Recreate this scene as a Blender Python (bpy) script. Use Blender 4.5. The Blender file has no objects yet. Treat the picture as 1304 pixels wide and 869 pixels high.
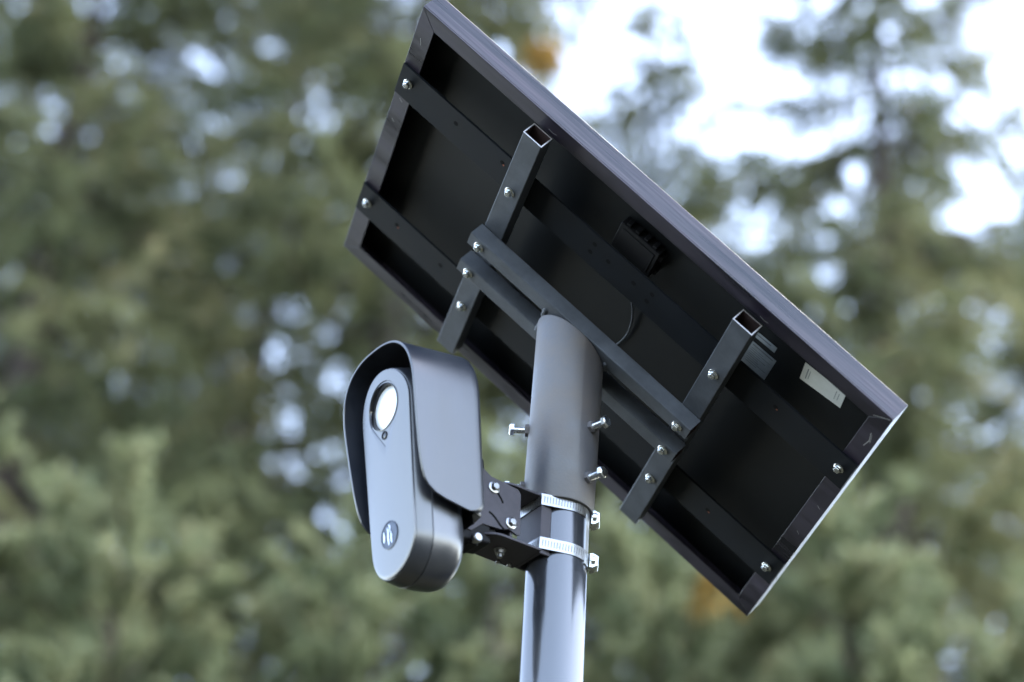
import bpy, bmesh, math, random
import numpy as np
from mathutils import Vector, Matrix

# ------------------------------------------------------------------ camera, sky, sun, exposure
scene = bpy.context.scene
C = scene.collection
PZ = 2.893                                    # height of the reference point on the pole axis
cam_d = bpy.data.cameras.new('camera')
cam = bpy.data.objects.new('camera', cam_d); C.objects.link(cam)
_r = Vector((0.9982, -0.0332, 0.0502)); _dn = Vector((0.0602, 0.5504, -0.8327)); _f = Vector((0.0, 0.8342, 0.5514))
_r.normalize(); _f.normalize(); _u = _r.cross(_f); _u.normalize()
cam.matrix_world = Matrix(((_r.x, _u.x, -_f.x, -0.0592), (_r.y, _u.y, -_f.y, -2.1856), (_r.z, _u.z, -_f.z, PZ - 1.2727), (0, 0, 0, 1)))
cam_d.lens = 85; cam_d.sensor_width = 36; cam_d.clip_start = 0.05; cam_d.clip_end = 2000
cam_d.dof.use_dof = True; cam_d.dof.focus_distance = 2.54; cam_d.dof.aperture_fstop = 2.8
scene.camera = cam

SUN_EL, SUN_AZ = math.radians(62), math.radians(78)     # azimuth clockwise from +Y: high, to the right of the camera
world = bpy.data.worlds.new('World'); scene.world = world; world.use_nodes = True
wn = world.node_tree.nodes; wl = world.node_tree.links
sky = wn.new('ShaderNodeTexSky'); sky.sky_type = 'NISHITA'; sky.sun_disc = False
sky.sun_elevation = SUN_EL; sky.sun_rotation = SUN_AZ
sky.air_density = 1.0; sky.dust_density = 1.0; sky.ozone_density = 1.0; sky.altitude = 100
# thin even cloud: the clear sky mixed with its own grey value
bw = wn.new('ShaderNodeRGBToBW'); wl.new(sky.outputs[0], bw.inputs[0])
mxw = wn.new('ShaderNodeMix'); mxw.data_type = 'RGBA'; mxw.inputs[0].default_value = 0.34
wl.new(sky.outputs[0], mxw.inputs[6]); wl.new(bw.outputs[0], mxw.inputs[7])
wl.new(mxw.outputs[2], wn['Background'].inputs[0]); wn['Background'].inputs[1].default_value = 0.15

sun_d = bpy.data.lights.new('sun', 'SUN'); sun_d.energy = 1.0; sun_d.angle = math.radians(14); sun_d.color = (1.0, 0.95, 0.88)
sun = bpy.data.objects.new('sun', sun_d); C.objects.link(sun)
_sd = Vector((math.sin(SUN_AZ) * math.cos(SUN_EL), math.cos(SUN_AZ) * math.cos(SUN_EL), math.sin(SUN_EL)))
sun.rotation_euler = _sd.to_track_quat('Z', 'Y').to_euler(); sun.location = (0, 0, 30)

vs = scene.view_settings
vs.view_transform = 'Standard'; vs.look = 'None'; vs.exposure = 3.2; vs.gamma = 1.0; vs.use_curve_mapping = False
scene.render.engine = 'CYCLES'
scene.cycles.use_denoising = True
scene.cycles.max_bounces = 6; scene.cycles.transparent_max_bounces = 8
scene.cycles.sample_clamp_indirect = 6

# ------------------------------------------------------------------ materials
def mat(name, col, rough=0.5, metal=0.0, spec=0.5, ior=1.5, vary=0.0, scale=40.0, bump=0.0, bscale=200.0,
        rvary=0.0, col2=None, coat=0.0, stretch=None):
    m = bpy.data.materials.new(name); m.use_nodes = True
    nt = m.node_tree; N = nt.nodes; L = nt.links; b = N['Principled BSDF']
    b.inputs['Base Color'].default_value = (*col, 1); b.inputs['Roughness'].default_value = rough
    b.inputs['Metallic'].default_value = metal; b.inputs['IOR'].default_value = ior
    b.inputs['Specular IOR Level'].default_value = spec; b.inputs['Coat Weight'].default_value = coat
    b.inputs['Coat Roughness'].default_value = 0.12
    tc = N.new('ShaderNodeTexCoord'); vec = tc.outputs['Object']
    if stretch:
        mp = N.new('ShaderNodeMapping'); mp.inputs['Scale'].default_value = stretch; L.new(vec, mp.inputs[0]); vec = mp.outputs[0]
    if vary or rvary or col2:
        n = N.new('ShaderNodeTexNoise'); n.inputs['Scale'].default_value = scale; n.inputs['Detail'].default_value = 6
        n.inputs['Roughness'].default_value = 0.65; L.new(vec, n.inputs['Vector'])
        if vary or col2:
            r = N.new('ShaderNodeValToRGB'); r.color_ramp.elements[0].position = 0.35; r.color_ramp.elements[1].position = 0.68
            c2 = col2 or tuple(c * (1 + vary) for c in col)
            r.color_ramp.elements[0].color = (*(c * (1 - vary) for c in col), 1); r.color_ramp.elements[1].color = (*c2, 1)
            L.new(n.outputs['Fac'], r.inputs[0]); L.new(r.outputs[0], b.inputs['Base Color'])
        if rvary:
            mr = N.new('ShaderNodeMapRange'); mr.inputs['To Min'].default_value = rough - rvary; mr.inputs['To Max'].default_value = rough + rvary
            mr.inputs['From Min'].default_value = 0.3; mr.inputs['From Max'].default_value = 0.7
            L.new(n.outputs['Fac'], mr.inputs[0]); L.new(mr.outputs[0], b.inputs['Roughness'])
    if bump:
        n2 = N.new('ShaderNodeTexNoise'); n2.inputs['Scale'].default_value = bscale; n2.inputs['Detail'].default_value = 3
        L.new(vec, n2.inputs['Vector'])
        bp = N.new('ShaderNodeBump'); bp.inputs['Strength'].default_value = bump; bp.inputs['Distance'].default_value = 0.001
        L.new(n2.outputs['Fac'], bp.inputs['Height']); L.new(bp.outputs[0], b.inputs['Normal'])
    return m

M = {}
M['pole'] = mat('black_gloss_paint', (0.022, 0.024, 0.029), 0.18, spec=0.95, ior=1.68, rvary=0.06, scale=25, bump=0.08, bscale=60, stretch=(1, 1, 0.3))
M['sleeve'] = mat('weathered_grey_paint', (0.080, 0.082, 0.092), 0.48, spec=0.55, ior=1.55, rvary=0.12, scale=17, col2=(0.122, 0.106, 0.096), bump=0.2, bscale=300)
M['steel_bar'] = mat('satin_grey_black_paint', (0.074, 0.082, 0.096), 0.52, spec=0.28, vary=0.22, rvary=0.08, scale=30, bump=0.12, bscale=400)
M['tube_in'] = mat('rusty_tube_inside', (0.05, 0.03, 0.03), 0.8, vary=0.3)
M['raw_edge'] = mat('cut_steel_edge', (0.40, 0.38, 0.36), 0.42, metal=1.0, vary=0.25, scale=300)
M['anodised'] = mat('worn_black_anodising', (0.003, 0.003, 0.006), 0.40, spec=0.60, ior=1.5, rvary=0.22, scale=22, col2=(0.032, 0.024, 0.044), bump=0.5, bscale=45, stretch=(0.16, 1, 4))
M['backsheet'] = mat('black_backsheet', (0.0045, 0.0055, 0.0066), 0.55, spec=0.2, vary=0.2, scale=15)
M['brace'] = mat('black_aluminium_strap', (0.0065, 0.008, 0.0105), 0.55, spec=0.12, vary=0.3, scale=18, rvary=0.08)
M['glass_front'] = mat('solar_glass', (0.010, 0.014, 0.035), 0.08, spec=0.6)
M['plastic'] = mat('black_plastic', (0.005, 0.005, 0.006), 0.6, spec=0.2)
M['zinc'] = mat('bright_zinc', (0.72, 0.74, 0.74), 0.24, metal=1.0, vary=0.12, scale=150, rvary=0.06)
M['stainless'] = mat('stainless_steel', (0.38, 0.38, 0.38), 0.32, metal=1.0, vary=0.12, scale=120, rvary=0.08)
M['slot'] = mat('slot_shadow', (0.16, 0.16, 0.16), 0.5, metal=0.7)
M['hole'] = mat('drilled_hole_shade', (0.006, 0.006, 0.006), 0.9, spec=0.1)  # near-black colour standing in for the shade inside holes and slots
M['rust'] = mat('rust_spot', (0.22, 0.06, 0.025), 0.8)
M['scratch'] = mat('bare_scratch', (0.45, 0.45, 0.45), 0.4, metal=0.6)
M['strip'] = mat('white_strip', (0.55, 0.56, 0.57), 0.35, metal=0.6)
M['paper'] = mat('white_sticker', (0.66, 0.68, 0.66), 0.5, vary=0.06, scale=60)
M['paper2'] = mat('grey_sticker', (0.24, 0.27, 0.29), 0.45, vary=0.2, scale=50)
M['ink'] = mat('sticker_ink', (0.10, 0.11, 0.13), 0.6)
M['shell'] = mat('satin_camera_paint', (0.012, 0.015, 0.022), 0.31, spec=0.95, ior=1.66, rvary=0.05, scale=20, bump=0.012, bscale=900, stretch=(1, 0.3, 1), col2=(0.026, 0.028, 0.033))
M['hood'] = mat('satin_hood_paint', (0.013, 0.016, 0.024), 0.35, spec=0.8, ior=1.6, rvary=0.06, scale=18, bump=0.02, bscale=900, stretch=(1, 0.35, 1), col2=(0.028, 0.030, 0.035))
M['lens'] = mat('lens_painted_sky', (0.72, 0.74, 0.76), 0.16, spec=1.0, ior=1.8)  # whitish base colour carries the bright sky mirrored in the glass
M['bezel'] = mat('black_gloss_bezel', (0.012, 0.012, 0.014), 0.10, spec=0.6)
M['badge'] = mat('dark_chrome_badge', (0.060, 0.066, 0.080), 0.28, metal=1.0, vary=0.2, scale=200)
M['emblem'] = mat('bright_emblem', (0.55, 0.58, 0.64), 0.3, metal=1.0)
M['bracket'] = mat('black_powder_coat', (0.060, 0.055, 0.064), 0.55, spec=0.3, vary=0.15, rvary=0.05, scale=40, bump=0.12, bscale=700)

# ------------------------------------------------------------------ mesh helpers
class MB:
    def __init__(s): s.v = []; s.f = []
    def add(s, vs_, fs_):
        o = len(s.v); s.v += [tuple(p) for p in vs_]; s.f += [tuple(i + o for i in f) for f in fs_]; return s
    def box(s, a, b):
        x0, y0, z0 = a; x1, y1, z1 = b
        return s.add([(x0, y0, z0), (x1, y0, z0), (x1, y1, z0), (x0, y1, z0), (x0, y0, z1), (x1, y0, z1), (x1, y1, z1), (x0, y1, z1)],
                     [(3, 2, 1, 0), (4, 5, 6, 7), (0, 1, 5, 4), (1, 2, 6, 5), (2, 3, 7, 6), (3, 0, 4, 7)])
    def prism(s, poly, fn, a, b):            # polygon of 2-d points, fn(p, t) -> 3-d, between t = a and t = b
        n = len(poly)
        return s.add([fn(p, a) for p in poly] + [fn(p, b) for p in poly],
                     [tuple(range(n - 1, -1, -1)), tuple(range(n, 2 * n))] + [(i, (i + 1) % n, (i + 1) % n + n, i + n) for i in range(n)])
    def loft(s, rings, cap0=True, cap1=True, closed=True):
        n = len(rings[0]); vs_ = [p for r in rings for p in r]; fs_ = []
        for k in range(len(rings) - 1):
            for i in range(n if closed else n - 1):
                j = (i + 1) % n; fs_.append((k * n + i, k * n + j, (k + 1) * n + j, (k + 1) * n + i))
        if cap0: fs_.append(tuple(range(n - 1, -1, -1)))
        if cap1: fs_.append(tuple((len(rings) - 1) * n + i for i in range(n)))
        return s.add(vs_, fs_)
    def rod(s, p0, p1, r0, r1=None, n=24, cap=True, rot=0.0):
        p0 = Vector(p0); p1 = Vector(p1); r1 = r0 if r1 is None else r1
        ax = (p1 - p0).normalized(); a = ax.orthogonal().normalized() if abs(ax.z) < 0.99 else Vector((1, 0, 0)); a = (a - ax * a.dot(ax)).normalized(); b = ax.cross(a)
        R = lambda p, r: [p + (a * math.cos(rot + 2 * math.pi * i / n) + b * math.sin(rot + 2 * math.pi * i / n)) * r for i in range(n)]
        return s.loft([R(p0, r0), R(p1, r1)], cap, cap)
    def turned(s, p, ax, prof, n=24, rot=0.0):   # prof: (distance along axis, radius)
        p = Vector(p); ax = Vector(ax).normalized(); a = ax.orthogonal().normalized(); b = ax.cross(a)
        return s.loft([[p + ax * d + (a * math.cos(rot + 2 * math.pi * i / n) + b * math.sin(rot + 2 * math.pi * i / n)) * r for i in range(n)] for d, r in prof])
    def build(s, name, m, parent=None, smooth=None, bevel=0.0, seg=2, kind=None):
        me = bpy.data.meshes.new(name); me.from_pydata(s.v, [], s.f)
        bm = bmesh.new(); bm.from_mesh(me); bmesh.ops.recalc_face_normals(bm, faces=bm.faces); bm.to_mesh(me); bm.free()
        for x in (m if isinstance(m, (list, tuple)) else [m]): me.materials.append(x)
        o = bpy.data.objects.new(name, me); C.objects.link(o); o.parent = parent
        if smooth is not None:
            me.polygons.foreach_set('use_smooth', [True] * len(me.polygons)); me.set_sharp_from_angle(angle=math.radians(smooth))
        if bevel:
            bv = o.modifiers.new('bevel', 'BEVEL'); bv.width = bevel; bv.segments = seg; bv.limit_method = 'ANGLE'; bv.angle_limit = math.radians(35)
            if smooth is None:
                me.polygons.foreach_set('use_smooth', [True] * len(me.polygons)); bv.harden_normals = True
        if kind: o['kind'] = kind
        return o

def tag(o, label, cat=None, group=None, kind=None):
    if label: o['label'] = label
    if cat: o['category'] = cat
    if group: o['group'] = group
    if kind: o['kind'] = kind
    return o
def empty(name, mw=None):
    o = bpy.data.objects.new(name, None); C.objects.link(o); o.empty_display_size = 0.05
    if mw is not None: o.matrix_world = mw
    return o
def basis(x, y, z, o):
    return Matrix(((x[0], y[0], z[0], o[0]), (x[1], y[1], z[1], o[1]), (x[2], y[2], z[2], o[2]), (0, 0, 0, 1)))
mm = 0.001
def S(*p): return tuple(c * mm for c in p)

def hex_bolt(parent, p, ax, r=4.2, h=4.5, washer=6.3, m='zinc', rot=0.3, name='bolt'):
    """hexagon head with a chamfered top on a washer; p on the surface, ax pointing out (mm)"""
    p = Vector(S(*p)); ax = Vector(ax).normalized()
    hd = MB(); w0 = 1.3 if washer else 0.0
    hd.turned(p, ax, [(w0 * mm, r * mm), ((w0 + h * 0.78) * mm, r * mm), ((w0 + h) * mm, r * 0.80 * mm)], 6, rot)
    o = hd.build(name, M[m], parent, bevel=0.25 * mm)
    if washer:
        MB().turned(p, ax, [(0.05 * mm, washer * mm), (1.0 * mm, washer * mm), (1.3 * mm, (washer - 0.4) * mm)], 24).build('washer', M[m], o, smooth=40)
    return o

# ------------------------------------------------------------------ ground
def ground():
    n = 60; R_ = 400.0; rng = random.Random(4)
    xs = [math.copysign(abs(t) ** 2.2, t) * R_ for t in np.linspace(-1, 1, n)]
    v = []; f = []
    for y in xs:
        for x in xs:
            d = math.hypot(x, y)
            v.append((x, y, -0.01 + min(0.35, d * 0.006) * math.sin(x * 0.31 + 1) * math.sin(y * 0.23) if d > 2 else 0.0))
    for j in range(n - 1):
        for i in range(n - 1): f.append((j * n + i, j * n + i + 1, (j + 1) * n + i + 1, (j + 1) * n + i))
    b = MB(); b.v = v; b.f = f
    g = mat('low_bounce_ground', (0.012, 0.015, 0.008), 0.9, spec=0.1, scale=1.6, col2=(0.028, 0.024, 0.016), vary=0.25, bump=0.6, bscale=30)  # unseen ground, coloured extra dark to cut light bounced onto undersides
    tag(b.build('ground', g, smooth=60), None, kind='structure')
ground()

# ------------------------------------------------------------------ pole
pb = MB(); n = 64; r0, r1 = 0.0316, 0.0291
ring = lambda z, r: [(r * math.cos(2 * math.pi * i / n), r * math.sin(2 * math.pi * i / n), z) for i in range(n)]
pb.loft([ring(-0.3, r0), ring(0.6, r0), ring(1.4, r0), ring(2.2, r0), ring(PZ + 0.105, r0)], True, False)
pb.loft([ring(PZ + 0.105, r0), ring(PZ + 0.105, r1), ring(PZ - 0.2, r1)], False, True)
pole = pb.build('support_pole', M['pole'], smooth=35)
tag(pole, 'upright glossy black round steel pole under the sleeve and hose clamps', 'pole')

# ------------------------------------------------------------------ panel mount: sleeve, crossbars, rails, bolts
PU = Vector((0.7611, 0.1645, -0.6274)); PV = Vector((0.2112, -0.9774, 0.0)); PU.normalize(); PV = (PV - PU * PU.dot(PV)).normalized(); PN = PU.cross(PV)
PO = Vector((-0.2676, 0.1719, 0.4075 + PZ))
P_MW = basis(PU, PV, PN, PO)
mount = empty('panel_mount', P_MW)
tag(mount, 'dark grey steel bracket of tubes and bars on a round sleeve behind the solar panel', 'mount bracket')

def hollow(u0, u1, v0, v1, n0, n1, along, wall=1.3):
    """rectangular hollow section with open ends; returns outer, inner and end-ring meshes"""
    def rect(i, t):
        if along == 'v': return [(u0 + i, t, n0 + i), (u1 - i, t, n0 + i), (u1 - i, t, n1 - i), (u0 + i, t, n1 - i)]
        return [(t, v0 + i, n0 + i), (t, v1 - i, n0 + i), (t, v1 - i, n1 - i), (t, v0 + i, n1 - i)]
    a, b = (v0, v1) if along == 'v' else (u0, u1)
    sc = lambda r: [S(*p) for p in r]
    out = MB().loft([sc(rect(0, a)), sc(rect(0, b))], False, False)
    inn = MB().loft([sc(rect(wall, a)), sc(rect(wall, b))], False, False)
    return out, inn, [MB().loft([sc(rect(0, t)), sc(rect(wall, t))], False, False) for t in (a, b)]
for (ua, ub, va, vb) in ((169.8, 195.7, 19.5, 429.3), (462.2, 488.1, 17.6, 427.4)):
    o_, i_, e_ = hollow(ua, ub, va, vb, 3.2, 21.4, 'v')
    rail = o_.build('rail_tube', M['steel_bar'], mount, bevel=1.2 * mm)
    i_.build('tube_inside', M['tube_in'], rail); [e.build('cut_end', M['raw_edge'], rail) for e in e_]
    uc = (ua + ub) / 2
    for vv in (335.5, 110.0): hex_bolt(mount, (uc, vv, 21.4), (0, 0, 1), rot=random.Random(vv + uc).random())
for (va, vb) in ((239.5, 259.5), (188.2, 208.2)):
    o_, i_, e_ = hollow(167.5, 490, va, vb, 21.8, 41.3, 'u', 2.0)
    bar = o_.build('crossbar', M['steel_bar'], mount, bevel=1.5 * mm)
    i_.build('tube_inside', M['tube_in'], bar); [e.build('cut_end', M['steel_bar'], bar) for e in e_]
    for uc in (182.8, 475.2): hex_bolt(mount, (uc, (va + vb) / 2, 41.3), (0, 0, 1), rot=uc % 1)

# sleeve: a vertical tube whose upper end is cut flush with the crossbars
DS = Vector((-0.6078, 0.0, -0.7941)).normalized()           # its axis, upwards, in panel axes
SC = Vector((0.328, 0.2245, 0.0414))                        # axis point on the cut plane
SR, SRI, SLEN = 0.0374, 0.0330, 0.209
sb = MB(); n = 72
ea = Vector((0, 1, 0)); eb = DS.cross(ea)
def sring(r, top, off=0.0):
    out = []
    for i in range(n):
        q = (ea * math.cos(2 * math.pi * i / n) + eb * math.sin(2 * math.pi * i / n)) * r
        if top:
            p0 = SC + q; t = (0.0414 - off - p0.z) / DS.z; out.append(p0 + DS * t)
        else: out.append(SC - DS * (SLEN - off) + q)
    return out
sb.loft([sring(SRI, True), sring(SR - 0.002, True), sring(SR, True, -0.002), sring(SR, False, 0.001), sring(SR - 0.0006, False), sring(SRI, False), sring(SRI, True)], False, False)
sleeve = sb.build('sleeve', M['sleeve'], mount, smooth=40)
sleeve['label'] = 'weathered grey round sleeve with a slanting top, slipped over the pole'
# weld beads where the sleeve meets the crossbars
rngw = random.Random(3)
for vv in (208.2, 239.5):
    for sgn in (-1, 1):
        wb = MB()
        dv = abs(vv - 224.5) / 1000; half = math.sqrt(max(0, SR ** 2 - dv ** 2)) / 0.794
        for j in range(4):
            c = Vector((0.328 + sgn * (half + 0.001), vv / 1000 + (j - 1.5) * 0.003, 0.0416))
            wb.turned(c - Vector((0, 0, 0.003)), (0, 0, 1), [(0, 0.002), (0.0025, 0.003 + rngw.random() * 0.001), (0.0045, 0.002)], 8)
        wb.build('weld_bead', M['steel_bar'], mount, smooth=60)
# set bolts through the sleeve wall (placed in world axes, then handed to the mount)
inv = P_MW.inverted()
for ang, h in ((180, 59.8), (180, -10.5), (-42, 53.6), (-42, -8.2), (74, 58), (74, -4)):
    a = math.radians(ang); dirw = Vector((math.cos(a), math.sin(a), 0))
    axis_top = P_MW @ SC; axd = (P_MW.to_3x3() @ DS)
    base = axis_top + axd * ((PZ + h / 1000 - axis_top.z) / axd.z)
    pl = inv @ (base + dirw * SR); dl = inv.to_3x3() @ dirw
    st = 21.5 if ang != 180 else 20.0
    sh = MB().rod(pl - dl * 0.004, pl + dl * (st - 4) * mm, 0.0037, n=16).turned(pl + dl * (st - 4.5) * mm, dl, [(0, 0.0068), (0.0042, 0.0068), (0.0051, 0.0056)], 6, 0.4 + h * 0.7)
    for q in range(9): sh.turned(pl + dl * (0.004 + q * 0.0012), dl, [(0, 0.0037), (0.0003, 0.0041), (0.0006, 0.0037)], 12)
    so = sh.build('set_bolt', M['zinc'], mount, smooth=40)
    MB().turned(pl - dl * 0.0006, dl, [(0, 0.0068), (0.0042, 0.0068), (0.0048, 0.0058)], 6, 0.9).build('welded_nut', M['sleeve'], so, bevel=0.2 * mm)

# ------------------------------------------------------------------ solar panel
PWD, PHT, TH, FL = 650.0, 449.2, 26.5, 22.0
panel = empty('solar_panel', P_MW)
tag(panel, 'tilted rectangular solar panel seen from its black underside with scratched frame', 'solar panel')
def rail(poly, wall_a, wall_b):
    b = MB()
    b.prism([S(*p) for p in poly], lambda p, t: (p[0], p[1], t), -1.8 * mm, 0.0)
    b.box(S(*wall_a), S(*wall_b))
    return b.build('frame_rail', M['anodised'], panel, bevel=0.5 * mm)
g = 0.12
rail([(g, 0), (PWD - g, 0), (PWD - FL - g, FL), (FL + g, FL)], (0, 0, -TH), (PWD, 2, -1.8))
rail([(g, PHT), (FL + g, PHT - FL), (PWD - FL - g, PHT - FL), (PWD - g, PHT)], (0, PHT - 2, -TH), (PWD, PHT, -1.8))
rail([(0, g), (FL, FL + g), (FL, PHT - FL - g), (0, PHT - g)], (0.0, 2.05, -TH), (2, PHT - 2.05, -1.8))
rail([(PWD, g), (PWD, PHT - g), (PWD - FL, PHT - FL - g), (PWD - FL, FL + g)], (PWD - 2, 2.05, -TH), (PWD, PHT - 2.05, -1.8))
MB().box(S(2.05, 2.05, -20.5), S(PWD - 2.05, PHT - 2.05, -20)).build('back_sheet', M['backsheet'], panel)
MB().box(S(2.05, 2.05, -25.5), S(PWD - 2.05, PHT - 2.05, -21)).build('glass', M['glass_front'], panel)
for (va, vb) in ((307.0, 356.0), (84.5, 133.8)):
    br = MB().box(S(0.6, va, 0.12), S(PWD - 0.6, vb, 3.0)).build('brace_strap', M['brace'], panel, bevel=0.4 * mm)
    vc = (va + vb) / 2 + (2.5 if va > 200 else -0.5)
    for uu in (14.5, 635.0): hex_bolt(panel, (uu, vc, 3.0), (0, 0, 1), r=4.3, washer=6.0, rot=uu)
    hs = [(85, 6), (153, 9), (288, 10), (287, -5), (310, 3), (346, 4), (370, 11), (368, -4), (545, 8)] if va > 200 else [(60, 6), (130, 5), (288, 8), (346, 4), (545, 3)]
    for uu, dv in hs:
        q = (uu, (va + vb) / 2 + dv, 3.0)
        ho = MB().turned(S(*q), (0, 0, 1), [(-0.0005, 0.0030), (0.00012, 0.0030)], 14).build('drilled_hole_shade', M['hole'], br)
        if uu in (153, 60, 545): MB().turned(S(q[0] + 2.5, q[1] - 2, q[2]), (0, 0, 1), [(-0.0005, 0.0012), (0.00018, 0.0012)], 8).build('rust_spot', M['rust'], br)
# junction box with clips
jb = MB().box(S(300, 345, -20), S(354, 388, -7)).build('junction_box', M['plastic'], panel, bevel=1.5 * mm)
for i in range(4): MB().box(S(306 + i * 12, 388, -18), S(311 + i * 12, 391.5, -9)).build('clip', M['plastic'], jb, bevel=0.4 * mm)
for vv in (352, 376): MB().box(S(354, vv, -18), S(358, vv + 8, -10)).build('clip', M['plastic'], jb, bevel=0.4 * mm)
MB().box(S(305, 350, -7), S(349, 383, -6.2)).build('box_lid', M['plastic'], jb, bevel=0.3 * mm)
# thin lead looping under the brace
def tubepath(pts, r, nseg=8):
    b = MB(); rings = []
    for i, p in enumerate(pts):
        t = (pts[min(i + 1, len(pts) - 1)] - pts[max(i - 1, 0)]).normalized(); a = t.orthogonal().normalized(); c = t.cross(a)
        rings.append([p + (a * math.cos(2 * math.pi * k / nseg) + c * math.sin(2 * math.pi * k / nseg)) * r for k in range(nseg)])
    return b.loft(rings)
def spline(ctrl, per=10):
    ctrl = [Vector(S(*c)) for c in ctrl]; out = []
    for i in range(len(ctrl) - 1):
        p0, p1, p2, p3 = ctrl[max(i - 1, 0)], ctrl[i], ctrl[i + 1], ctrl[min(i + 2, len(ctrl) - 1)]
        for k in range(per):
            t = k / per
            out.append(0.5 * ((2 * p1) + (p2 - p0) * t + (2 * p0 - 5 * p1 + 4 * p2 - p3) * t * t + (3 * p1 - p0 - 3 * p2 + p3) * t ** 3))
    return out + [ctrl[-1]]
tubepath(spline([(325, 346, -13), (330, 320, -15), (338, 300, -16), (348, 283, -16), (356.5, 262, -16.5), (360, 235, -17), (357, 211, -17), (345, 170, -17.5), (330, 120, -17.5)]), 0.0011).build('lead_wire', M['steel_bar'], panel, smooth=60)
# stickers
def sticker(corners, m, bars, name='sticker', ink='ink'):
    q = [Vector(S(c[0], c[1], -19.7)) for c in corners]
    b = MB().add([p for p in q] + [p - Vector((0, 0, 0.0002)) for p in q], [(0, 1, 2, 3), (4, 5, 6, 7)[::-1]] + [(i, (i + 1) % 4, (i + 1) % 4 + 4, i + 4) for i in range(4)])
    o = b.build(name, M[m], panel)
    if bars:
        k = MB()
        for (x0, x1, y0, y1) in bars:
            P = lambda x, y: (q[0] * (1 - x) + q[1] * x) * (1 - y) + (q[3] * (1 - x) + q[2] * x) * y + Vector((0, 0, 0.00012))
            k.add([P(x0, y0), P(x1, y0), P(x1, y1), P(x0, y1)], [(0, 1, 2, 3)])
        k.build('print', M[ink], o, kind='stuff')
    return o
rs = random.Random(8)
sticker([(541, 400), (594, 404), (597, 381), (545, 373.5)], 'paper', [(0.10, 0.125, 0.2, 0.8), (0.16, 0.175, 0.25, 0.72), (0.80, 0.815, 0.2, 0.75), (0.87, 0.885, 0.25, 0.7)], ink='paper2')['label'] = 'white sticker on the panel back'
sticker([(472, 368), (515, 369), (515, 331), (472, 330)], 'paper2',
        [(0.30, 0.92, 0.07, 0.115)] + [(0.30, 0.30 + rs.uniform(0.3, 0.62), 0.22 + i * 0.085, 0.24 + i * 0.085) for i in range(8)])
sticker([(474, 385), (508.5, 386.5), (508.5, 377), (474, 375.5)], 'paper2', [(0.15, 0.8, 0.3, 0.5)])
# bare scratches on the frame
def scratch(pts, w=0.5, nn=0.1):
    b = MB()
    for (a, c) in zip(pts[:-1], pts[1:]):
        a = Vector((a[0], a[1])); c = Vector((c[0], c[1])); t = (c - a).normalized(); s = Vector((-t.y, t.x)) * w / 2
        b.add([S(p.x, p.y, nn) for p in (a - s, c - s, c + s, a + s)], [(0, 1, 2, 3)])
    b.build('scratch', M['scratch'], panel)
scratch([(648, 446), (640, 441), (631, 434)], 0.8); scratch([(640, 410), (643, 398), (641, 386)], 1.0); scratch([(642, 408), (645, 396)], 0.5)
scratch([(186, 434), (192, 433), (197, 434.5)], 0.7); scratch([(480, 433), (486, 431.5), (491, 433)], 0.7)
scratch([(8, 300), (13, 297)], 0.6); scratch([(7, 262), (11, 259)], 0.6); scratch([(640, 255), (644, 252)], 0.5); scratch([(638, 195), (642, 192)], 0.5); scratch([(9, 405), (12, 396)], 0.5)

# ------------------------------------------------------------------ bracket between pole and camera
KH = Vector((-0.837, -0.5472, 0)).normalized(); EW = Vector((-KH.y, KH.x, 0)); EZ = Vector((0, 0, 1))
B_MW = basis(KH, EW, EZ, (0, 0, PZ))
bracket = empty('camera_bracket', B_MW)
tag(bracket, 'black slotted steel bracket joining the camera to the pole', 'bracket')
# V-block against the pole
vb_ = MB()
vb_.prism([S(*p) for p in ((36.5, -21.5), (36.5, 21.5), (24, 21.5), (24.5, 18.8), (33.4, 18.8), (33.4, -18.8), (24.5, -18.8), (24, -21.5))], lambda p, t: (p[0], p[1], t), -0.106, -0.034)
vb_.build('pole_saddle', M['bracket'], bracket, bevel=0.6 * mm)
def rounded(b0, b1, c, r0, nn=10):
    """plate outline in (b, c): square at b0, round nose at b1"""
    return [(b0, -c), (b0, c)] + [(b1 - c + c * math.cos(t), c * math.sin(t)) for t in np.linspace(math.pi / 2, -math.pi / 2, 2 * nn)]
for h in (-105.5, -40.0):
    pl = [S(*p) for p in rounded(36.6, 106.0 if h < -50 else 88.0, 25.0 if h < -50 else 20.0, 0)]
    MB().prism(pl, lambda p, t: (p[0], p[1], t), h * mm, (h + 2.6) * mm).build('swivel_plate', M['bracket'], bracket, bevel=0.5 * mm)
outline = [(119, -30), (108.6, -31.5), (97, -38.2), (63.5, -41.0), (60, -46), (58.2, -92.0), (62.5, -93.6), (72, -90.2), (82, -93.8), (104, -95.5), (116.8, -107.5), (125, -107.5), (125, -30)]
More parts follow.
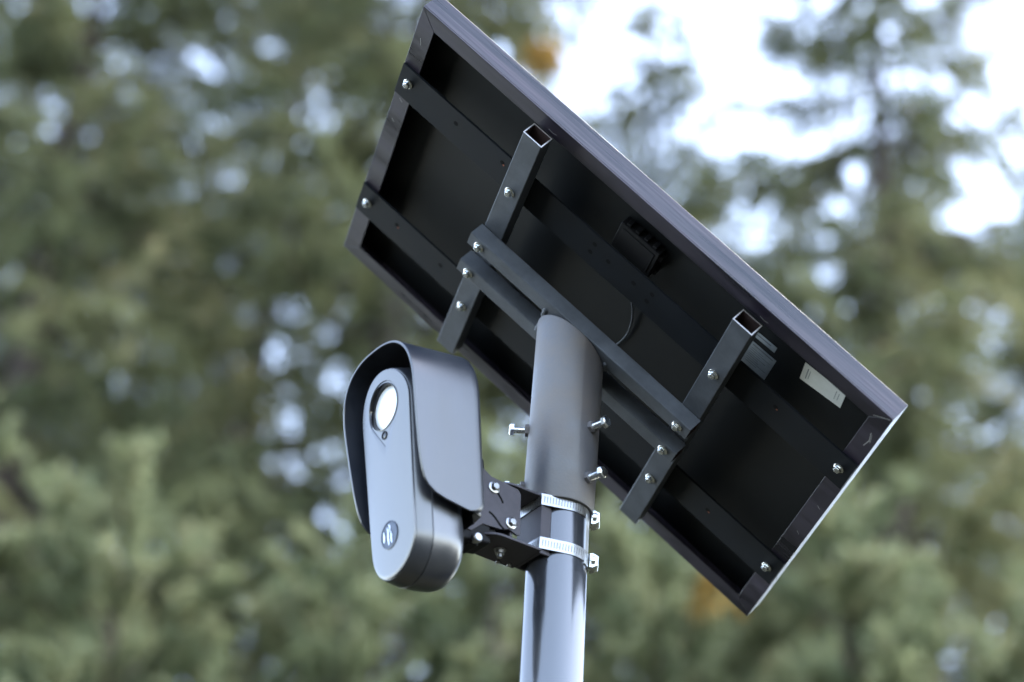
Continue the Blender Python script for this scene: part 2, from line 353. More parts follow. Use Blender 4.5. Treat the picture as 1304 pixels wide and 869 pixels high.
for c in (15.0, -17.6):
    sp = MB().prism([S(*p) for p in outline], lambda p, t: (p[0], t, p[1]), c * mm, (c + 2.6) * mm).build('side_plate', M['bracket'], bracket, bevel=0.5 * mm)
    s_ = 1 if c > 0 else -1
    cf = c + 2.65 if c > 0 else c - 0.05
    # curved adjustment slots: flat strips along an arc, the shade of the opening in their colour
    for arc in ([(90, -53), (87, -56), (83.5, -60), (81.3, -64.0)], [(97.5, -79.5), (93, -81), (88, -85), (83, -90), (77.5, -93.2)]):
        k = MB(); P2 = [Vector(q) for q in arc]
        for i in range(len(P2) - 1):
            t = (P2[i + 1] - P2[i]).normalized(); sd = Vector((-t.y, t.x)) * 1.25
            k.add([S(p.x, cf + 0.1 * s_, p.y) for p in (P2[i] - sd, P2[i + 1] - sd, P2[i + 1] + sd, P2[i] + sd)], [(0, 1, 2, 3)])
        k.build('slot', M['hole'], sp)
    for q in ((93.4, -50), (70.3, -82.9)): hex_bolt(bracket, (q[0], cf, q[1]), (0, s_, 0), r=4.5, h=4.0, washer=6.6, m='stainless', rot=0.2)
# inner yoke that carries the camera, hinge pin and swivel bolt
MB().box(S(66, -14.6, -96), S(69, 14.8, -42)).build('yoke_web', M['bracket'], bracket, bevel=0.5 * mm)
MB().prism([S(*p) for p in ((84, -43.5), (84, -102), (100, -104), (104, -118), (116, -119), (122, -100), (124, -36), (104, -36))], lambda p, t: (p[0], t, p[1]), -12 * mm, 12 * mm).build('yoke_block', M['plastic'], bracket, bevel=1.5 * mm)
MB().rod(S(110, -17.7, -114), S(110, 17.5, -114), 0.0036, n=20).turned(S(110, 16.0, -114), (0, 1, 0), [(0, 0.0054), (0.004, 0.0054), (0.0055, 0.004)], 20).build('hinge_pin', M['stainless'], bracket, smooth=40)
sw = MB().rod(S(70, 0, -104), S(70, 0, -114.5), 0.0028, n=16).turned(S(70, 0, -105.6), (0, 0, -1), [(0, 0.0062), (0.0012, 0.0062), (0.0014, 0.005), (0.0050, 0.0048), (0.0056, 0.0036)], 16)
sw.build('swivel_bolt', M['stainless'], bracket, smooth=40)
hex_bolt(bracket, (70, 0, -37.4), (0, 0, 1), r=4.5, h=4, washer=6.4, m='stainless')
for q in ((45, -20), (58, -21)): hex_bolt(bracket, (q[0], q[1], -105.5), (0, 0, -1), r=2.6, h=2.2, washer=0, m='stainless')
_a = math.radians(122); _n = Vector((math.cos(_a), math.sin(_a))); _t = Vector((-_n.y, _n.x)); _c = _n * 31.9
MB().prism([S(*(_c + _t * x + _n * y)) for x, y in ((-4.2, -0.6), (4.2, -0.6), (4.2, 0.9), (-4.2, 0.9))], lambda p, t: (p[0], p[1], t), -0.104, -0.046).build('retaining_strip', M['strip'], bracket)

# ------------------------------------------------------------------ hose clamps round pole and saddle
def hull_path(rp, bc):
    """plan outline (b, c) of a band round the pole (radius rp) and the saddle corners"""
    b0, c0 = bc; dd = math.hypot(b0, c0); th = math.atan2(c0, b0); al = math.acos(rp / dd)
    t0 = th + al
    pts = [(b0, -c0), (b0, c0)] + [(rp * math.cos(t), rp * math.sin(t)) for t in np.linspace(t0, 2 * math.pi - t0, 50)]
    return pts
def make_clamp(z, tilt, label):
    root = empty('hose_clamp', basis(KH, EW, EZ, (0, 0, PZ + z * mm)))
    root.matrix_world = root.matrix_world @ Matrix.Rotation(math.radians(tilt), 4, 'X')
    tag(root, label, 'hose clamp', 'worm-drive clamps on the pole')
    P2 = hull_path(32.1, (37.0, 22.0)); n = len(P2); w = 6.4
    # resample the straight runs so the band has slots at an even pitch
    P3 = []
    for i in range(n):
        a = Vector(P2[i]); b = Vector(P2[(i + 1) % n]); L_ = (b - a).length; k = max(1, int(L_ / 2.6))
        for j in range(k): P3.append(a.lerp(b, j / k))
    band = MB(); n3 = len(P3)
    nrm = []
    for i in range(n3):
        t = (P3[(i + 1) % n3] - P3[i - 1]).normalized(); nrm.append(Vector((t.y, -t.x)))
    R = lambda off, h: [S(P3[i].x + nrm[i].x * off, P3[i].y + nrm[i].y * off, h) for i in range(n3)]
    band.loft([R(0, -w), R(0.75, -w), R(0.75, w), R(0, w), R(0, -w)], False, False)
    bo = band.build('band', M['stainless'], root, smooth=30)
    acc = 0; sl = MB(); tot = 0.0
    for i in range(n3):
        a = P3[i]; b = P3[(i + 1) % n3]; L_ = (b - a).length; pos = acc
        while pos < L_:
            p = a.lerp(b, pos / L_); t = (b - a).normalized(); nn_ = Vector((t.y, -t.x)); q = p + nn_ * 0.85
            sl.add([S(q.x - t.x * 0.4, q.y - t.y * 0.4, -w + 2.6), S(q.x + t.x * 0.4 + t.x * 0.15, q.y + t.y * 0.4 + t.y * 0.15, -w + 2.6), S(q.x + t.x * 0.4 + t.x * 0.55, q.y + t.y * 0.4 + t.y * 0.55, w - 2.6), S(q.x - t.x * 0.4 + t.x * 0.4, q.y - t.y * 0.4 + t.y * 0.4, w - 2.6)], [(0, 1, 2, 3)])
            pos += 3.1
        acc = pos - L_
    sl.build('band_slots', M['slot'], bo, kind='stuff')
    # worm housing on the right of the pole
    a = math.radians(146); c0 = Vector((math.cos(a), math.sin(a))) * 33.2; t = Vector((-math.sin(a), math.cos(a))); nn_ = Vector((math.cos(a), math.sin(a)))
    hb = MB(); X = lambda x, y, z_: S(c0.x + t.x * x + nn_.x * y, c0.y + t.y * x + nn_.y * y, z_)
    prof = [(-8.2, 0), (-8.2, 4.0), (-5.2, 9.4), (5.2, 9.4), (8.2, 4.0), (8.2, 0)]
    hb.loft([[X(x_, y, z_) for (z_, y) in prof] for x_ in (-7.5, 7.5)])
    hb.build('screw_housing', M['zinc'], root, bevel=0.7 * mm)
    sc_ = MB(); p = Vector(X(7.5, 4.0, 0)); ax = Vector((t.x, t.y, 0))
    sc_.turned(p, ax, [(0, 0.0030), (0.0012, 0.0030), (0.0014, 0.0044), (0.0060, 0.0044), (0.0066, 0.0038)], 6)
    p = Vector(X(-7.5, 4.0, 0)); sc_.turned(p, -ax, [(0, 0.0034), (0.003, 0.0034), (0.0036, 0.0026)], 16)
    sc_.build('worm_screw', M['zinc'], root, smooth=40)
    return root
make_clamp(-44.5, 0.0, 'upper slotted steel hose clamp just below the sleeve end')
make_clamp(-94.0, -2.0, 'lower slotted steel hose clamp at the bottom of the camera bracket')

# ------------------------------------------------------------------ security camera
KW = Vector((0.5472, -0.837, 0.0)); KK = Vector((-0.8262, -0.5402, -0.1598)); KW.normalize(); KK = (KK - KW * KW.dot(KK)).normalized(); KHT = KK.cross(KW)
D_MW = basis(KW, KHT, KK, (-0.1354, -0.0885, PZ - 0.0486))
dev = empty('security_camera', D_MW)
tag(dev, 'blue-grey hooded security camera with a round lens coloured pale like reflected sky, bracketed to the pole', 'security camera')
def stad(o, ht=57.0, hb=-85.0, rt=43.2, rb=38.6, n=28):
    """rounded outline, wide at the top and narrower at the bottom, offset outwards by o"""
    al = math.asin((rt - rb) / (ht - hb))       # the sides lean in by this angle
    pts = []
    for t in np.linspace(-al, math.pi + al, n): pts.append(((rt + o) * math.cos(t), ht + (rt + o) * math.sin(t)))
    for t in np.linspace(math.pi + al, 2 * math.pi - al, n): pts.append(((rb + o) * math.cos(t), hb + (rb + o) * math.sin(t)))
    return pts
CV = 560.0                                            # the face is slightly convex from side to side
def dring(o, k, c=0.0): return [S(x, y, k - c * x * x / CV) for x, y in stad(o)]
# front shell, seam, rear shell
fs = MB().loft([dring(-1.2, 48.4, 1), dring(0.4, 48.2, 1), dring(1.3, 46.8, 0.95), dring(3.4, 38.5, 0.5), dring(5.2, 30.2)], False, True)
fs.build('front_shell', M['shell'], dev, smooth=24)
rs_ = MB().loft([dring(4.4, 30.0), dring(4.4, 29.3), dring(5.4, 28.9), dring(5.4, 10), dring(4.8, 0), dring(2.5, -6.5), dring(-3, -11.5), dring(-12, -13.5)], True, True)
rs_.build('rear_shell', M['shell'], dev, smooth=30)
# front plate with a round lens opening and a badge seat, built as a ring-filled sheet
LC = (0.0, 61.0); LR = 27.0
def plate():
    out = stad(-0.2); inn = []
    # teardrop opening: circle with a point below
    tip = (0.5, LC[1] - 45)
    dd = LC[1] - tip[1]; al = math.acos(LR / dd)
    th = [-math.pi / 2 + al + t for t in np.linspace(0, 2 * math.pi - 2 * al, 44)]
    tear = [(LC[0] + LR * math.cos(t), LC[1] + LR * math.sin(t)) for t in th]
    tear += [tuple(np.array(tear[-1]) * (1 - q) + np.array(tip) * q) for q in (0.3, 0.6, 0.85)] + [tip] + [tuple(np.array(tip) * (1 - q) + np.array(tear[0]) * q) for q in (0.15, 0.4, 0.7)]
    return out, tear
out, tear = plate()
def sheet_with_hole(out, hole, k0, k1):
    bm = bmesh.new()
    ov = [bm.verts.new(S(x, y, k1)) for x, y in out]; hv = [bm.verts.new(S(x, y, k1)) for x, y in hole]
    es = [bm.edges.new((ov[i], ov[(i + 1) % len(ov)])) for i in range(len(ov))] + [bm.edges.new((hv[i], hv[(i + 1) % len(hv)])) for i in range(len(hv))]
    bmesh.ops.triangle_fill(bm, edges=es, use_beauty=True)
    b = MB(); b.v = [tuple(v.co) for v in bm.verts]; bm.verts.index_update(); b.f = [tuple(v.index for v in f.verts) for f in bm.faces]; bm.free()
    no, nh = len(out), len(hole)
    for (pts, off, n_) in ((out, 0, no), (hole, no, nh)):
        base = len(b.v); b.v += [S(x, y, k0) for x, y in pts]
        b.f += [(off + i, off + (i + 1) % n_, base + (i + 1) % n_, base + i) for i in range(n_)]
    return b
def hit(poly, ang, c=LC):
    d = (math.cos(ang), math.sin(ang)); best = 0
    for (x0, y0), (x1, y1) in zip(poly, poly[1:] + poly[:1]):
        ex, ey = x1 - x0, y1 - y0; den = d[0] * ey - d[1] * ex
        if abs(den) < 1e-9: continue
        t = ((x0 - c[0]) * ey - (y0 - c[1]) * ex) / den; q = ((x0 - c[0]) * d[1] - (y0 - c[1]) * d[0]) / den
        if t > 0 and -1e-6 <= q <= 1 + 1e-6: best = max(best, t)
    return best
tip_a = -math.pi / 2
angs = [tip_a + math.copysign(abs(t) ** 1.7, t) * math.pi for t in np.linspace(-1, 1, 145)[:-1]]
ro = [hit(out, a) for a in angs]; ri = [hit(tear, a) for a in angs]
def pring(f, k):
    pts = [(LC[0] + (r0_ + (r1_ - r0_) * f) * math.cos(a), LC[1] + (r0_ + (r1_ - r0_) * f) * math.sin(a)) for a, r0_, r1_ in zip(angs, ri, ro)]
    return [S(x, y, k - x * x / CV) for x, y in pts]
MB().loft([pring(0, 47.8), pring(0, 49.8), pring(0.03, 50.2)] + [pring(f, 50.2) for f in np.linspace(0.1, 0.97, 16)] + [pring(0.99, 50.1), pring(1.0, 49.6), pring(1.0, 48.3)], False, False).build('front_plate', M['shell'], dev, smooth=30)
# lens: bezel, deep ring, glass; small sensor below it
bz = MB(); N_ = 48
cr = lambda r, k, cx=LC[0], cy=LC[1]: [S(cx + r * math.cos(2 * math.pi * i / N_), cy + r * math.sin(2 * math.pi * i / N_), k) for i in range(N_)]
inner = [(0.93 * (x - 0) , LC[1] + 0.93 * (y - LC[1])) for x, y in tear]
sur = sheet_with_hole(tear, [(LC[0] + 25.4 * math.cos(t), LC[1] + 25.4 * math.sin(t)) for t in np.linspace(0, 2 * math.pi, 49)[:-1]], 47.6, 49.3)
sur.v = [(x, y, z - x * x / CV * 1000) for x, y, z in sur.v]
sur.build('lens_surround', M['shell'], dev, smooth=30)
ln = MB().loft([cr(25.4, 49.9), cr(24.6, 50.1), cr(24.3, 49.6), cr(23.2, 41.0)], False, False)
ln.v = [(x, y, z - (x * x / CV * 1000 if z > 0.045 else 0)) for x, y, z in ln.v]
ln = ln.build('lens_ring', M['bezel'], dev, smooth=35)
gl = MB().loft([cr(23.4, 42.0), cr(23.3, 43.6), cr(22.2, 44.2), cr(18, 44.5), cr(11, 44.7), cr(3, 44.8)], True, True).build('lens', M['lens'], dev, smooth=40)
sx, sy = -0.5, LC[1] - 31.5
MB().loft([cr(4.6, 48.4, sx, sy), cr(4.6, 50.0, sx, sy), cr(3.6, 50.2, sx, sy), cr(3.4, 49.0, sx, sy)], False, False).build('sensor_ring', M['plastic'], dev, smooth=35)
MB().loft([cr(3.3, 48.5, sx, sy), cr(3.3, 49.2, sx, sy), cr(1.8, 49.7, sx, sy)], False, True).build('sensor', M['bezel'], dev, smooth=35)
# badge: polished disc in a fine ring with raised strokes
bx, by = -1.5, -79.0
bd = MB().loft([cr(14.6, 49.0, bx, by), cr(14.6, 50.8, bx, by), cr(13.6, 51.0, bx, by), cr(13.5, 50.5, bx, by)], False, True).build('badge', M['badge'], dev, smooth=30)
def stroke(pts, w):
    b = MB(); q = [Vector(p) for p in pts]
    for i in range(len(q) - 1):
        t = (q[i + 1] - q[i]).normalized(); s1 = Vector((-t.y, t.x)) * w[i] / 2; s2 = Vector((-t.y, t.x)) * w[i + 1] / 2
        poly = [q[i] - s1, q[i + 1] - s2, q[i + 1] + s2, q[i] + s1]
        b.prism([S(p.x + bx, p.y + by, 0)[:2] for p in poly], lambda p, t_: (p[0], p[1], t_), 0.0505, 0.0511)
    b.build('emblem', M['emblem'], bd)
stroke([(-2.4, 9.0), (-1.2, 4), (-1.6, -3), (-0.6, -10.5)], [0.4, 1.8, 2.2, 1.2])
stroke([(1.0, 11), (2.4, 7.5), (0.9, 3.0)], [0.6, 2.2, 0.8])
stroke([(3.0, 3.5), (4.2, -1), (3.6, -6), (4.6, -9.6)], [0.5, 1.6, 2.0, 1.0])
stroke([(-9.0, 6), (-8.2, 0), (-9.0, -5)], [0.8, 2.6, 1.6])
# screws on the rear shell
for p in ((24, -108, -2), (-24, -108, -2)):
    MB().turned(S(*p), (math.copysign(0.5, p[0]), -0.8, 0.0), [(-0.003, 0.0022), (0.0015, 0.0022), (0.0022, 0.0014)], 12).build('screw', M['stainless'], dev, smooth=40)
MB().box(S(-16, -75, -60), S(16, 20, -13.8)).build('mount_foot', M['plastic'], dev, bevel=3 * mm)
# hood: bent sheet, round over the top, lower edge swept back
def kf(h):
    P = [(-66, -6), (-65, -1), (-62.5, 8), (-58.5, 23), (-54, 34), (-48, 41.5), (-42, 45.5), (-30, 49.0), (-10, 51.5), (20, 53.5), (60, 55.5), (140, 57)]
    for (h0, k0), (h1, k1) in zip(P[:-1], P[1:]):
        if h <= h1: return k0 + (k1 - k0) * (h - h0) / (h1 - h0)
    return 57
def hood():
    hs = list(np.linspace(-66, -36, 22)) + list(np.linspace(-32, 52, 14))
    prof = []                                        # (w, h, outward normal)
    hw = lambda h: 58.0 + (66.0 - 58.0) * (h + 66) / 126.0
    for h in hs: prof.append((hw(h), h, (1.0, 0.0)))
    e = 2.0 / 2.5
    sg = lambda x, p: math.copysign(abs(x) ** p, x)
    for t in np.linspace(0, math.pi, 61)[1:-1]:
        c, s_ = math.cos(t), math.sin(t); nx, ny = sg(c, 2 - e), sg(s_, 2 - e); q = math.hypot(nx, ny)
        prof.append((66 * sg(c, e), 60 + 64 * sg(s_, e), (nx / q, ny / q)))
    for h in reversed(hs): prof.append((-hw(h), h, (-1.0, 0.0)))
    th = 2.6; nk = 14
    def pt(p, frac, inset):
        w, h, nn_ = p; kfr = kf(h); kb = -20.0 + (13 - math.sqrt(max(0.0, 169 - min(13.0, -53 - h) ** 2)) if h < -53 else 0.0)
        k = kb + (kfr - kb) * frac
        return (w - nn_[0] * inset, h - nn_[1] * inset, k)
    rings = []
    # outer skin from the rounded rear to the front rim, round the rim, inner skin back
    rings.append([S(p[0] - p[2][0] * 26, p[1] - p[2][1] * 26, -28.0) for p in prof])
    for a in (90, 65, 40, 20, 0):
        t = math.radians(a); ins = 9 * (1 - math.cos(t))
        rings.append([S(p[0] - p[2][0] * ins, p[1] - p[2][1] * ins, -20.0 + 0.6 - 8 * math.sin(t) + (13 - math.sqrt(max(0.0, 169 - min(13.0, -53 - p[1]) ** 2)) if p[1] < -53 else 0.0)) if a else S(*pt(p, 0.0, 0)) for p in prof])
    for j in range(1, nk + 1): rings.append([S(*pt(p, j / nk * 0.99, 0)) for p in prof])
    rings.append([S(*pt(p, 1.0, 0.5)) for p in prof]); rings.append([S(*pt(p, 1.0, th - 0.5)) for p in prof])
    for j in range(nk, -1, -1): rings.append([S(*pt(p, j / nk * 0.99, th)) for p in prof])
    rings.append([S(p[0] - p[2][0] * 9, p[1] - p[2][1] * 9, -25.0) for p in prof])
    b = MB().loft(rings, False, False, closed=False)
    # rear wall
    n_ = len(prof); back = [S(p[0] - p[2][0] * 26, p[1] - p[2][1] * 26, -28.0) for p in prof]
    b.add(back, [tuple(range(n_))])
    # close the two lower edges
    m_ = len(rings)
    b.f.append(tuple(k * n_ for k in range(m_))); b.f.append(tuple(k * n_ + n_ - 1 for k in reversed(range(m_))))
    return b
ho = hood().build('hood', M['hood'], dev, smooth=28)

# ------------------------------------------------------------------ trees
def leaf_mat(name, a, b, c):
    """needle colours differ from twig to twig through the point attribute 'tint'"""
    m = bpy.data.materials.new(name); m.use_nodes = True; nt = m.node_tree; N = nt.nodes; L = nt.links; p = N['Principled BSDF']
    at = N.new('ShaderNodeAttribute'); at.attribute_name = 'tint'
    r = N.new('ShaderNodeValToRGB'); r.color_ramp.elements[0].color = (*a, 1); r.color_ramp.elements[1].color = (*c, 1)
    e = r.color_ramp.elements.new(0.5); e.color = (*b, 1)
    L.new(at.outputs['Fac'], r.inputs[0]); L.new(r.outputs[0], p.inputs['Base Color'])
    p.inputs['Roughness'].default_value = 0.6; p.inputs['Specular IOR Level'].default_value = 0.3
    tr = N.new('ShaderNodeBsdfTranslucent'); L.new(r.outputs[0], tr.inputs['Color'])
    mx = N.new('ShaderNodeMixShader'); mx.inputs[0].default_value = 0.42
    L.new(p.outputs[0], mx.inputs[1]); L.new(tr.outputs[0], mx.inputs[2]); L.new(mx.outputs[0], N['Material Output'].inputs[0])
    return m
M['needle'] = leaf_mat('spruce_needles', (0.104, 0.124, 0.064), (0.176, 0.192, 0.090), (0.252, 0.238, 0.124))
M['needle2'] = leaf_mat('young_conifer_needles', (0.130, 0.162, 0.086), (0.212, 0.244, 0.128), (0.288, 0.298, 0.166))
M['dead'] = leaf_mat('dead_orange_needles', (0.30, 0.18, 0.04), (0.42, 0.26, 0.06), (0.48, 0.32, 0.10))
M['bark'] = mat('grey_brown_bark', (0.060, 0.048, 0.040), 0.9, spec=0.2, vary=0.4, scale=8, bump=0.8, bscale=40, stretch=(1, 1, 0.25))

def np_mesh(name, V, F, m, tint=None, smooth=False):
    me = bpy.data.meshes.new(name); k = F.shape[1]
    me.vertices.add(len(V)); me.vertices.foreach_set('co', V.astype(np.float32).ravel())
    me.loops.add(F.size); me.loops.foreach_set('vertex_index', F.astype(np.int32).ravel())
    me.polygons.add(len(F)); me.polygons.foreach_set('loop_start', np.arange(0, F.size, k, dtype=np.int32)); me.polygons.foreach_set('loop_total', np.full(len(F), k, np.int32))
    if tint is not None:
        a = me.attributes.new('tint', 'FLOAT', 'POINT'); a.data.foreach_set('value', tint.astype(np.float32))
    me.materials.append(m); me.update(calc_edges=True)
    if smooth: me.polygons.foreach_set('use_smooth', [True] * len(F))
    return me
def tubes(paths, radii, n=5):
    """paths: (K, S, 3), radii: (K, S) -> quads"""
    K, S_, _ = paths.shape
    T = np.gradient(paths, axis=1); T /= np.linalg.norm(T, axis=2, keepdims=True) + 1e-9
    up = np.where(np.abs(T[..., 2:3]) > 0.9, np.array([1.0, 0, 0]), np.array([0, 0, 1.0]))
    A = np.cross(T, up); A /= np.linalg.norm(A, axis=2, keepdims=True) + 1e-9; B = np.cross(T, A)
    th = np.linspace(0, 2 * np.pi, n, endpoint=False)
    V = paths[:, :, None, :] + radii[:, :, None, None] * (A[:, :, None, :] * np.cos(th)[None, None, :, None] + B[:, :, None, :] * np.sin(th)[None, None, :, None])
    idx = np.arange(K * S_ * n).reshape(K, S_, n); j = np.roll(idx, -1, axis=2)
    F = np.stack([idx[:, :-1], j[:, :-1], j[:, 1:], idx[:, 1:]], axis=-1).reshape(-1, 4)
    return V.reshape(-1, 3), F
def needles(P0, D, Lw, rng, J, per, nl, nw, sag):
    """twigs from points P0 with directions D and lengths Lw: J stations of `per` needle blades each -> triangles"""
    K = len(P0); t = (np.arange(J) + 0.5) / J
    t = t[None, :] + rng.uniform(-0.4, 0.4, (K, J)) / J
    pos = P0[:, None] + D[:, None] * (Lw[:, None] * t)[..., None]; pos[..., 2] -= sag * Lw[:, None] * t ** 2
    ax = D[:, None] * np.ones((1, J, 1)); ax = ax.copy(); ax[..., 2] -= 2 * sag * t; ax /= np.linalg.norm(ax, axis=2, keepdims=True)
    r = rng.normal(size=(K, J, per, 3)); a4 = ax[:, :, None, :]
    r -= a4 * np.sum(r * a4, axis=3, keepdims=True); r /= np.linalg.norm(r, axis=3, keepdims=True) + 1e-9
    dirn = r * 0.8 + a4 * 0.75; dirn /= np.linalg.norm(dirn, axis=3, keepdims=True)
    sd = np.cross(dirn, r + rng.normal(size=r.shape) * 0.5); sd /= np.linalg.norm(sd, axis=3, keepdims=True) + 1e-9
    ln = nl * rng.uniform(0.6, 1.25, (K, J, per, 1)) * (1.0 - 0.35 * t[:, :, None, None])
    b = pos[:, :, None, :]
    v0 = b - sd * nw / 2; v1 = b + sd * nw / 2; v2 = b + dirn * ln
    V = np.stack([v0, v1, v2], axis=3).reshape(-1, 3)
    return V, np.arange(len(V)).reshape(-1, 3), K, J * per * 3

def conifer(seed, H, crown, zb, young=False):
    rng = np.random.default_rng(seed)
    # trunk
    zs = np.linspace(-0.2, H, 16); wob = np.cumsum(rng.normal(0, 0.02, (16, 2)), axis=0)
    path = np.concatenate([wob * (zs[:, None] / H + 0.1), zs[:, None]], axis=1)[None]
    rad = ((0.011 if not young else 0.010) * (H - zs) + 0.012)[None]
    TV, TF = tubes(path, rad, 10)
    tr = lambda z: np.stack([np.interp(z, zs, path[0, :, 0]), np.interp(z, zs, path[0, :, 1]), z], axis=-1)
    # limbs in loose whorls
    z0 = []; z = zb
    while z < H - 0.25:
        nb = rng.integers(5, 8); z0 += list(z + rng.uniform(-0.14, 0.14, nb)); z += (0.40 if not young else 0.24) * rng.uniform(0.8, 1.2)
    z0 = np.clip(np.array(z0), 0.3, H - 0.1); K = len(z0)
    az = rng.uniform(0, 2 * np.pi, K); f = 1 - z0 / H
    Lb = (crown * np.clip(f, 0, 1) ** 0.75 + 0.18) * rng.uniform(0.62, 1.12, K) * np.where(rng.random(K) < 0.08, 0.45, 1.0)
    S_ = 9; t = np.linspace(0, 1, S_)
    if young: rise = 0.45 * t[None] + 0.30 * t[None] ** 2 - 0.15 * f[:, None] * t[None]
    else: rise = (0.30 - 0.75 * f[:, None]) * t[None] - 0.55 * f[:, None] * t[None] ** 2 + (0.35 * f[:, None] + 0.2) * t[None] ** 3
    h = np.stack([np.cos(az), np.sin(az)], axis=1)
    P = tr(z0)[:, None, :] + np.concatenate([h[:, None, :] * (Lb[:, None] * t[None] * 0.94)[..., None], (Lb[:, None] * rise)[..., None]], axis=2)
    P[:, 1:] += np.cumsum(rng.normal(0, 0.018, (K, S_ - 1, 3)), axis=1) * Lb[:, None, None]
    R_ = (0.010 + 0.011 * Lb)[:, None] * (1 - 0.88 * t[None])
    LV, LF = tubes(P, R_, 5)
    # branchlets: points along the limb with side shoots that hang
    dens = 18 if not young else 38
    cnt = np.maximum(5, (Lb * dens).astype(int)); ki = np.repeat(np.arange(K), cnt)
    tt = rng.uniform(0.10, 1.0, len(ki)) ** 0.8
    x = tt * (S_ - 1); i0 = np.minimum(x.astype(int), S_ - 2); fr = (x - i0)[:, None]
    base = P[ki, i0] * (1 - fr) + P[ki, i0 + 1] * fr; tang = P[ki, i0 + 1] - P[ki, i0]; tang /= np.linalg.norm(tang, axis=1, keepdims=True)
    side = np.cross(tang, [0, 0, 1.0]); side /= np.linalg.norm(side, axis=1, keepdims=True) + 1e-9
    sg = rng.choice([-1.0, 1.0], len(ki))[:, None]
    if young:
        D = tang * rng.uniform(0.5, 1.0, (len(ki), 1)) + side * sg * rng.uniform(0.2, 0.8, (len(ki), 1)) + rng.normal(0, 0.15, (len(ki), 3)) + np.array([0, 0, 0.35])
        Lw = rng.uniform(0.14, 0.30, len(ki)) * (1.1 - 0.5 * tt); sag = 0.05
    else:
        D = tang * rng.uniform(0.2, 0.8, (len(ki), 1)) + side * sg * rng.uniform(0.2, 0.8, (len(ki), 1)) + rng.normal(0, 0.12, (len(ki), 3)) - np.array([0, 0, 0.55]) * rng.uniform(0.3, 1.5, (len(ki), 1))
        Lw = rng.uniform(0.22, 0.62, len(ki)) * (0.6 + 0.4 * np.minimum(1, Lb[ki] / 1.5)); sag = 0.35
    D /= np.linalg.norm(D, axis=1, keepdims=True)
    V, F, K2, per = needles(base, D, Lw, rng, 13 if not young else 9, 4, 0.085 if not young else 0.065, 0.026 if not young else 0.022, sag)
    ti = np.clip(rng.normal(0.45, 0.2, K2) + (0.18 if young else 0.12) * (tt - 0.5) + rng.normal(0, 0.16, K)[ki], 0, 1)
    # leader shoots at the top
    q = rng.uniform(0, 1, 40); b2 = tr(H - 0.5 + q * 0.5); D2 = rng.normal(0, 0.35, (40, 3)) + np.array([0, 0, 0.8]); D2 /= np.linalg.norm(D2, axis=1, keepdims=True)
    V2, F2, K3, per2 = needles(b2, D2, np.full(40, 0.16), rng, 8, 4, 0.05, 0.014, 0.0)
    VV = np.concatenate([V, V2]); FF = np.concatenate([F, F2 + len(V)]); TT = np.concatenate([np.repeat(ti, per), np.full(len(V2), 0.55)])
    nm = M['needle2'] if young else M['needle']
    return (np_mesh('trunk', TV, TF, M['bark'], smooth=True), np_mesh('limbs', LV, LF, M['bark'], smooth=True), np_mesh('crown', VV, FF, nm, TT))
KINDS = {'tall': conifer(11, 18.0, 2.9, 1.6), 'tall2': conifer(23, 16.5, 2.5, 1.4), 'young': conifer(5, 7.0, 1.25, 0.4, True), 'young2': conifer(9, 6.4, 1.35, 0.4, True)}
def tree(kind, x, y, scale, rot, name, label, group):
    root = empty(name); root.location = (x, y, -0.05); root.rotation_euler = (0, 0, math.radians(rot)); root.scale = (scale,) * 3
    for nm, me in zip(('trunk', 'limbs', 'crown'), KINDS[kind]):
        o = bpy.data.objects.new(nm, me); C.objects.link(o); o.parent = root
    tag(root, label, 'tree', group); return root
G1, G2 = 'tall drooping conifers in the background', 'young conifers in front of the tall ones'
T = 'spruce_tree'
tree('tall', -3.3, 11.2, 1.00, 20, T, 'tall drooping conifer at the far left edge of the photo', G1)
tree('tall2', -0.95, 11.8, 1.12, 75, T, 'tall drooping conifer behind the camera hood and left end of the panel', G1)
tree('tall', 2.5, 11.2, 0.96, 160, T, 'tall conifer with a visible dark trunk right of the panel', G1)
tree('tall', 4.15, 13.2, 0.78, 230, T, 'conifer at the far right edge below the open sky', G1)
tree('tall', -2.1, 14.5, 1.12, 140, T, 'tall conifer farther back between the two left ones', G1)
tree('tall', 0.95, 12.2, 0.80, 300, T, 'shorter conifer behind the middle of the solar panel', G1)
tree('tall', -5.0, 17.0, 1.10, 190, T, 'distant tall conifer showing at the upper left corner', G1)
tree('tall', -0.35, 17.5, 1.12, 35, T, 'distant conifer behind the top left of the panel', G1)
tree('tall', 1.7, 17.0, 0.92, 100, T, 'distant conifer below the open sky right of centre', G1)
tree('tall', 3.85, 17.4, 0.96, 260, T, 'distant conifer just right of the visible trunk', G1)
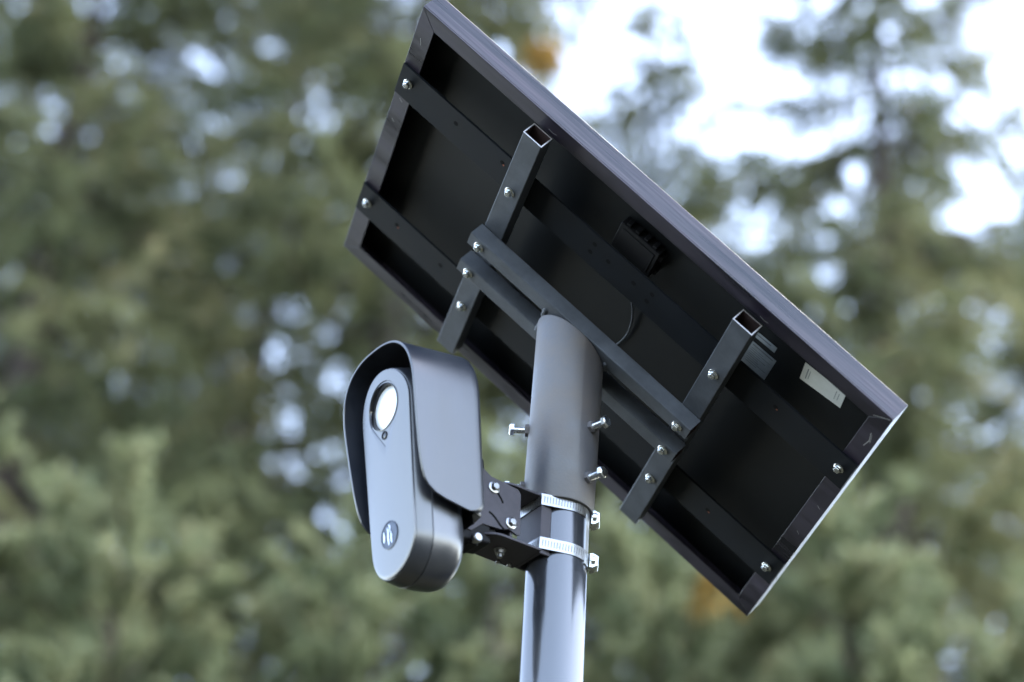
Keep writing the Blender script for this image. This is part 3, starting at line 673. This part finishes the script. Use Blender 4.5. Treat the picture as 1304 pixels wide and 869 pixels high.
tree('tall', 5.3, 18.0, 0.90, 330, T, 'distant conifer at the lower right edge', G1)
tree('tall', 3.0, 20.5, 1.02, 10, T, 'farthest conifer, behind the one with the visible trunk', G1)
tree('tall2', -3.8, 16.4, 1.12, 50, T, 'distant conifer filling the gap between the two leftmost trees', G1)
Y = 'young_conifer'
tree('young', -2.35, 6.6, 1.00, 0, Y, 'pale green pointed young conifer at the lower left corner', G2)
tree('young2', -1.45, 6.9, 1.08, 80, Y, 'pale green pointed young conifer left of the camera', G2)
tree('young', -0.75, 6.7, 0.95, 200, Y, 'pale green young conifer partly behind the camera body', G2)
tree('young', -0.05, 7.6, 1.06, 40, Y, 'pale green young conifer directly behind the pole', G2)
tree('young2', 0.75, 7.4, 1.08, 130, Y, 'pale green young conifer under the lower end of the panel', G2)
tree('young', 1.5, 7.2, 1.04, 250, Y, 'pale green young conifer below the right end of the panel', G2)
tree('young2', 2.35, 7.6, 1.10, 310, Y, 'pale green young conifer at the lower right corner', G2)

# two sprays of dead orange needles hanging in the crowns
def dead_spray(root, pos, seed, nt=26, sp=0.13):
    rng = np.random.default_rng(seed); inv_ = root.matrix_basis.inverted(); p = inv_ @ Vector(pos); k = 1 / root.scale[0]
    P0 = np.array(p)[None] + rng.normal(0, sp * k * 0.5, (nt, 3)); D = rng.normal(0, 0.4, (nt, 3)) - np.array([0, 0, 0.8]); D /= np.linalg.norm(D, axis=1, keepdims=True)
    V, F, K2, per = needles(P0, D, np.full(nt, 0.2 * k), rng, 10, 4, 0.07 * k, 0.024 * k, 0.2)
    o = bpy.data.objects.new('dead_spray', np_mesh('dead_spray', V, F, M['dead'], np.repeat(rng.random(K2), per))); C.objects.link(o); o.parent = root
    o['label'] = 'orange dead needles'
bt = {o['label']: o for o in bpy.data.objects if o.parent is None and o.get('category') == 'tree'}
dead_spray(bt['tall drooping conifer behind the camera hood and left end of the panel'], (0.0177, 9.613, 11.672), 1, 14, 0.10)
dead_spray(bt['pale green young conifer under the lower end of the panel'], (0.86, 6.75, 6.45), 2, 8, 0.05)
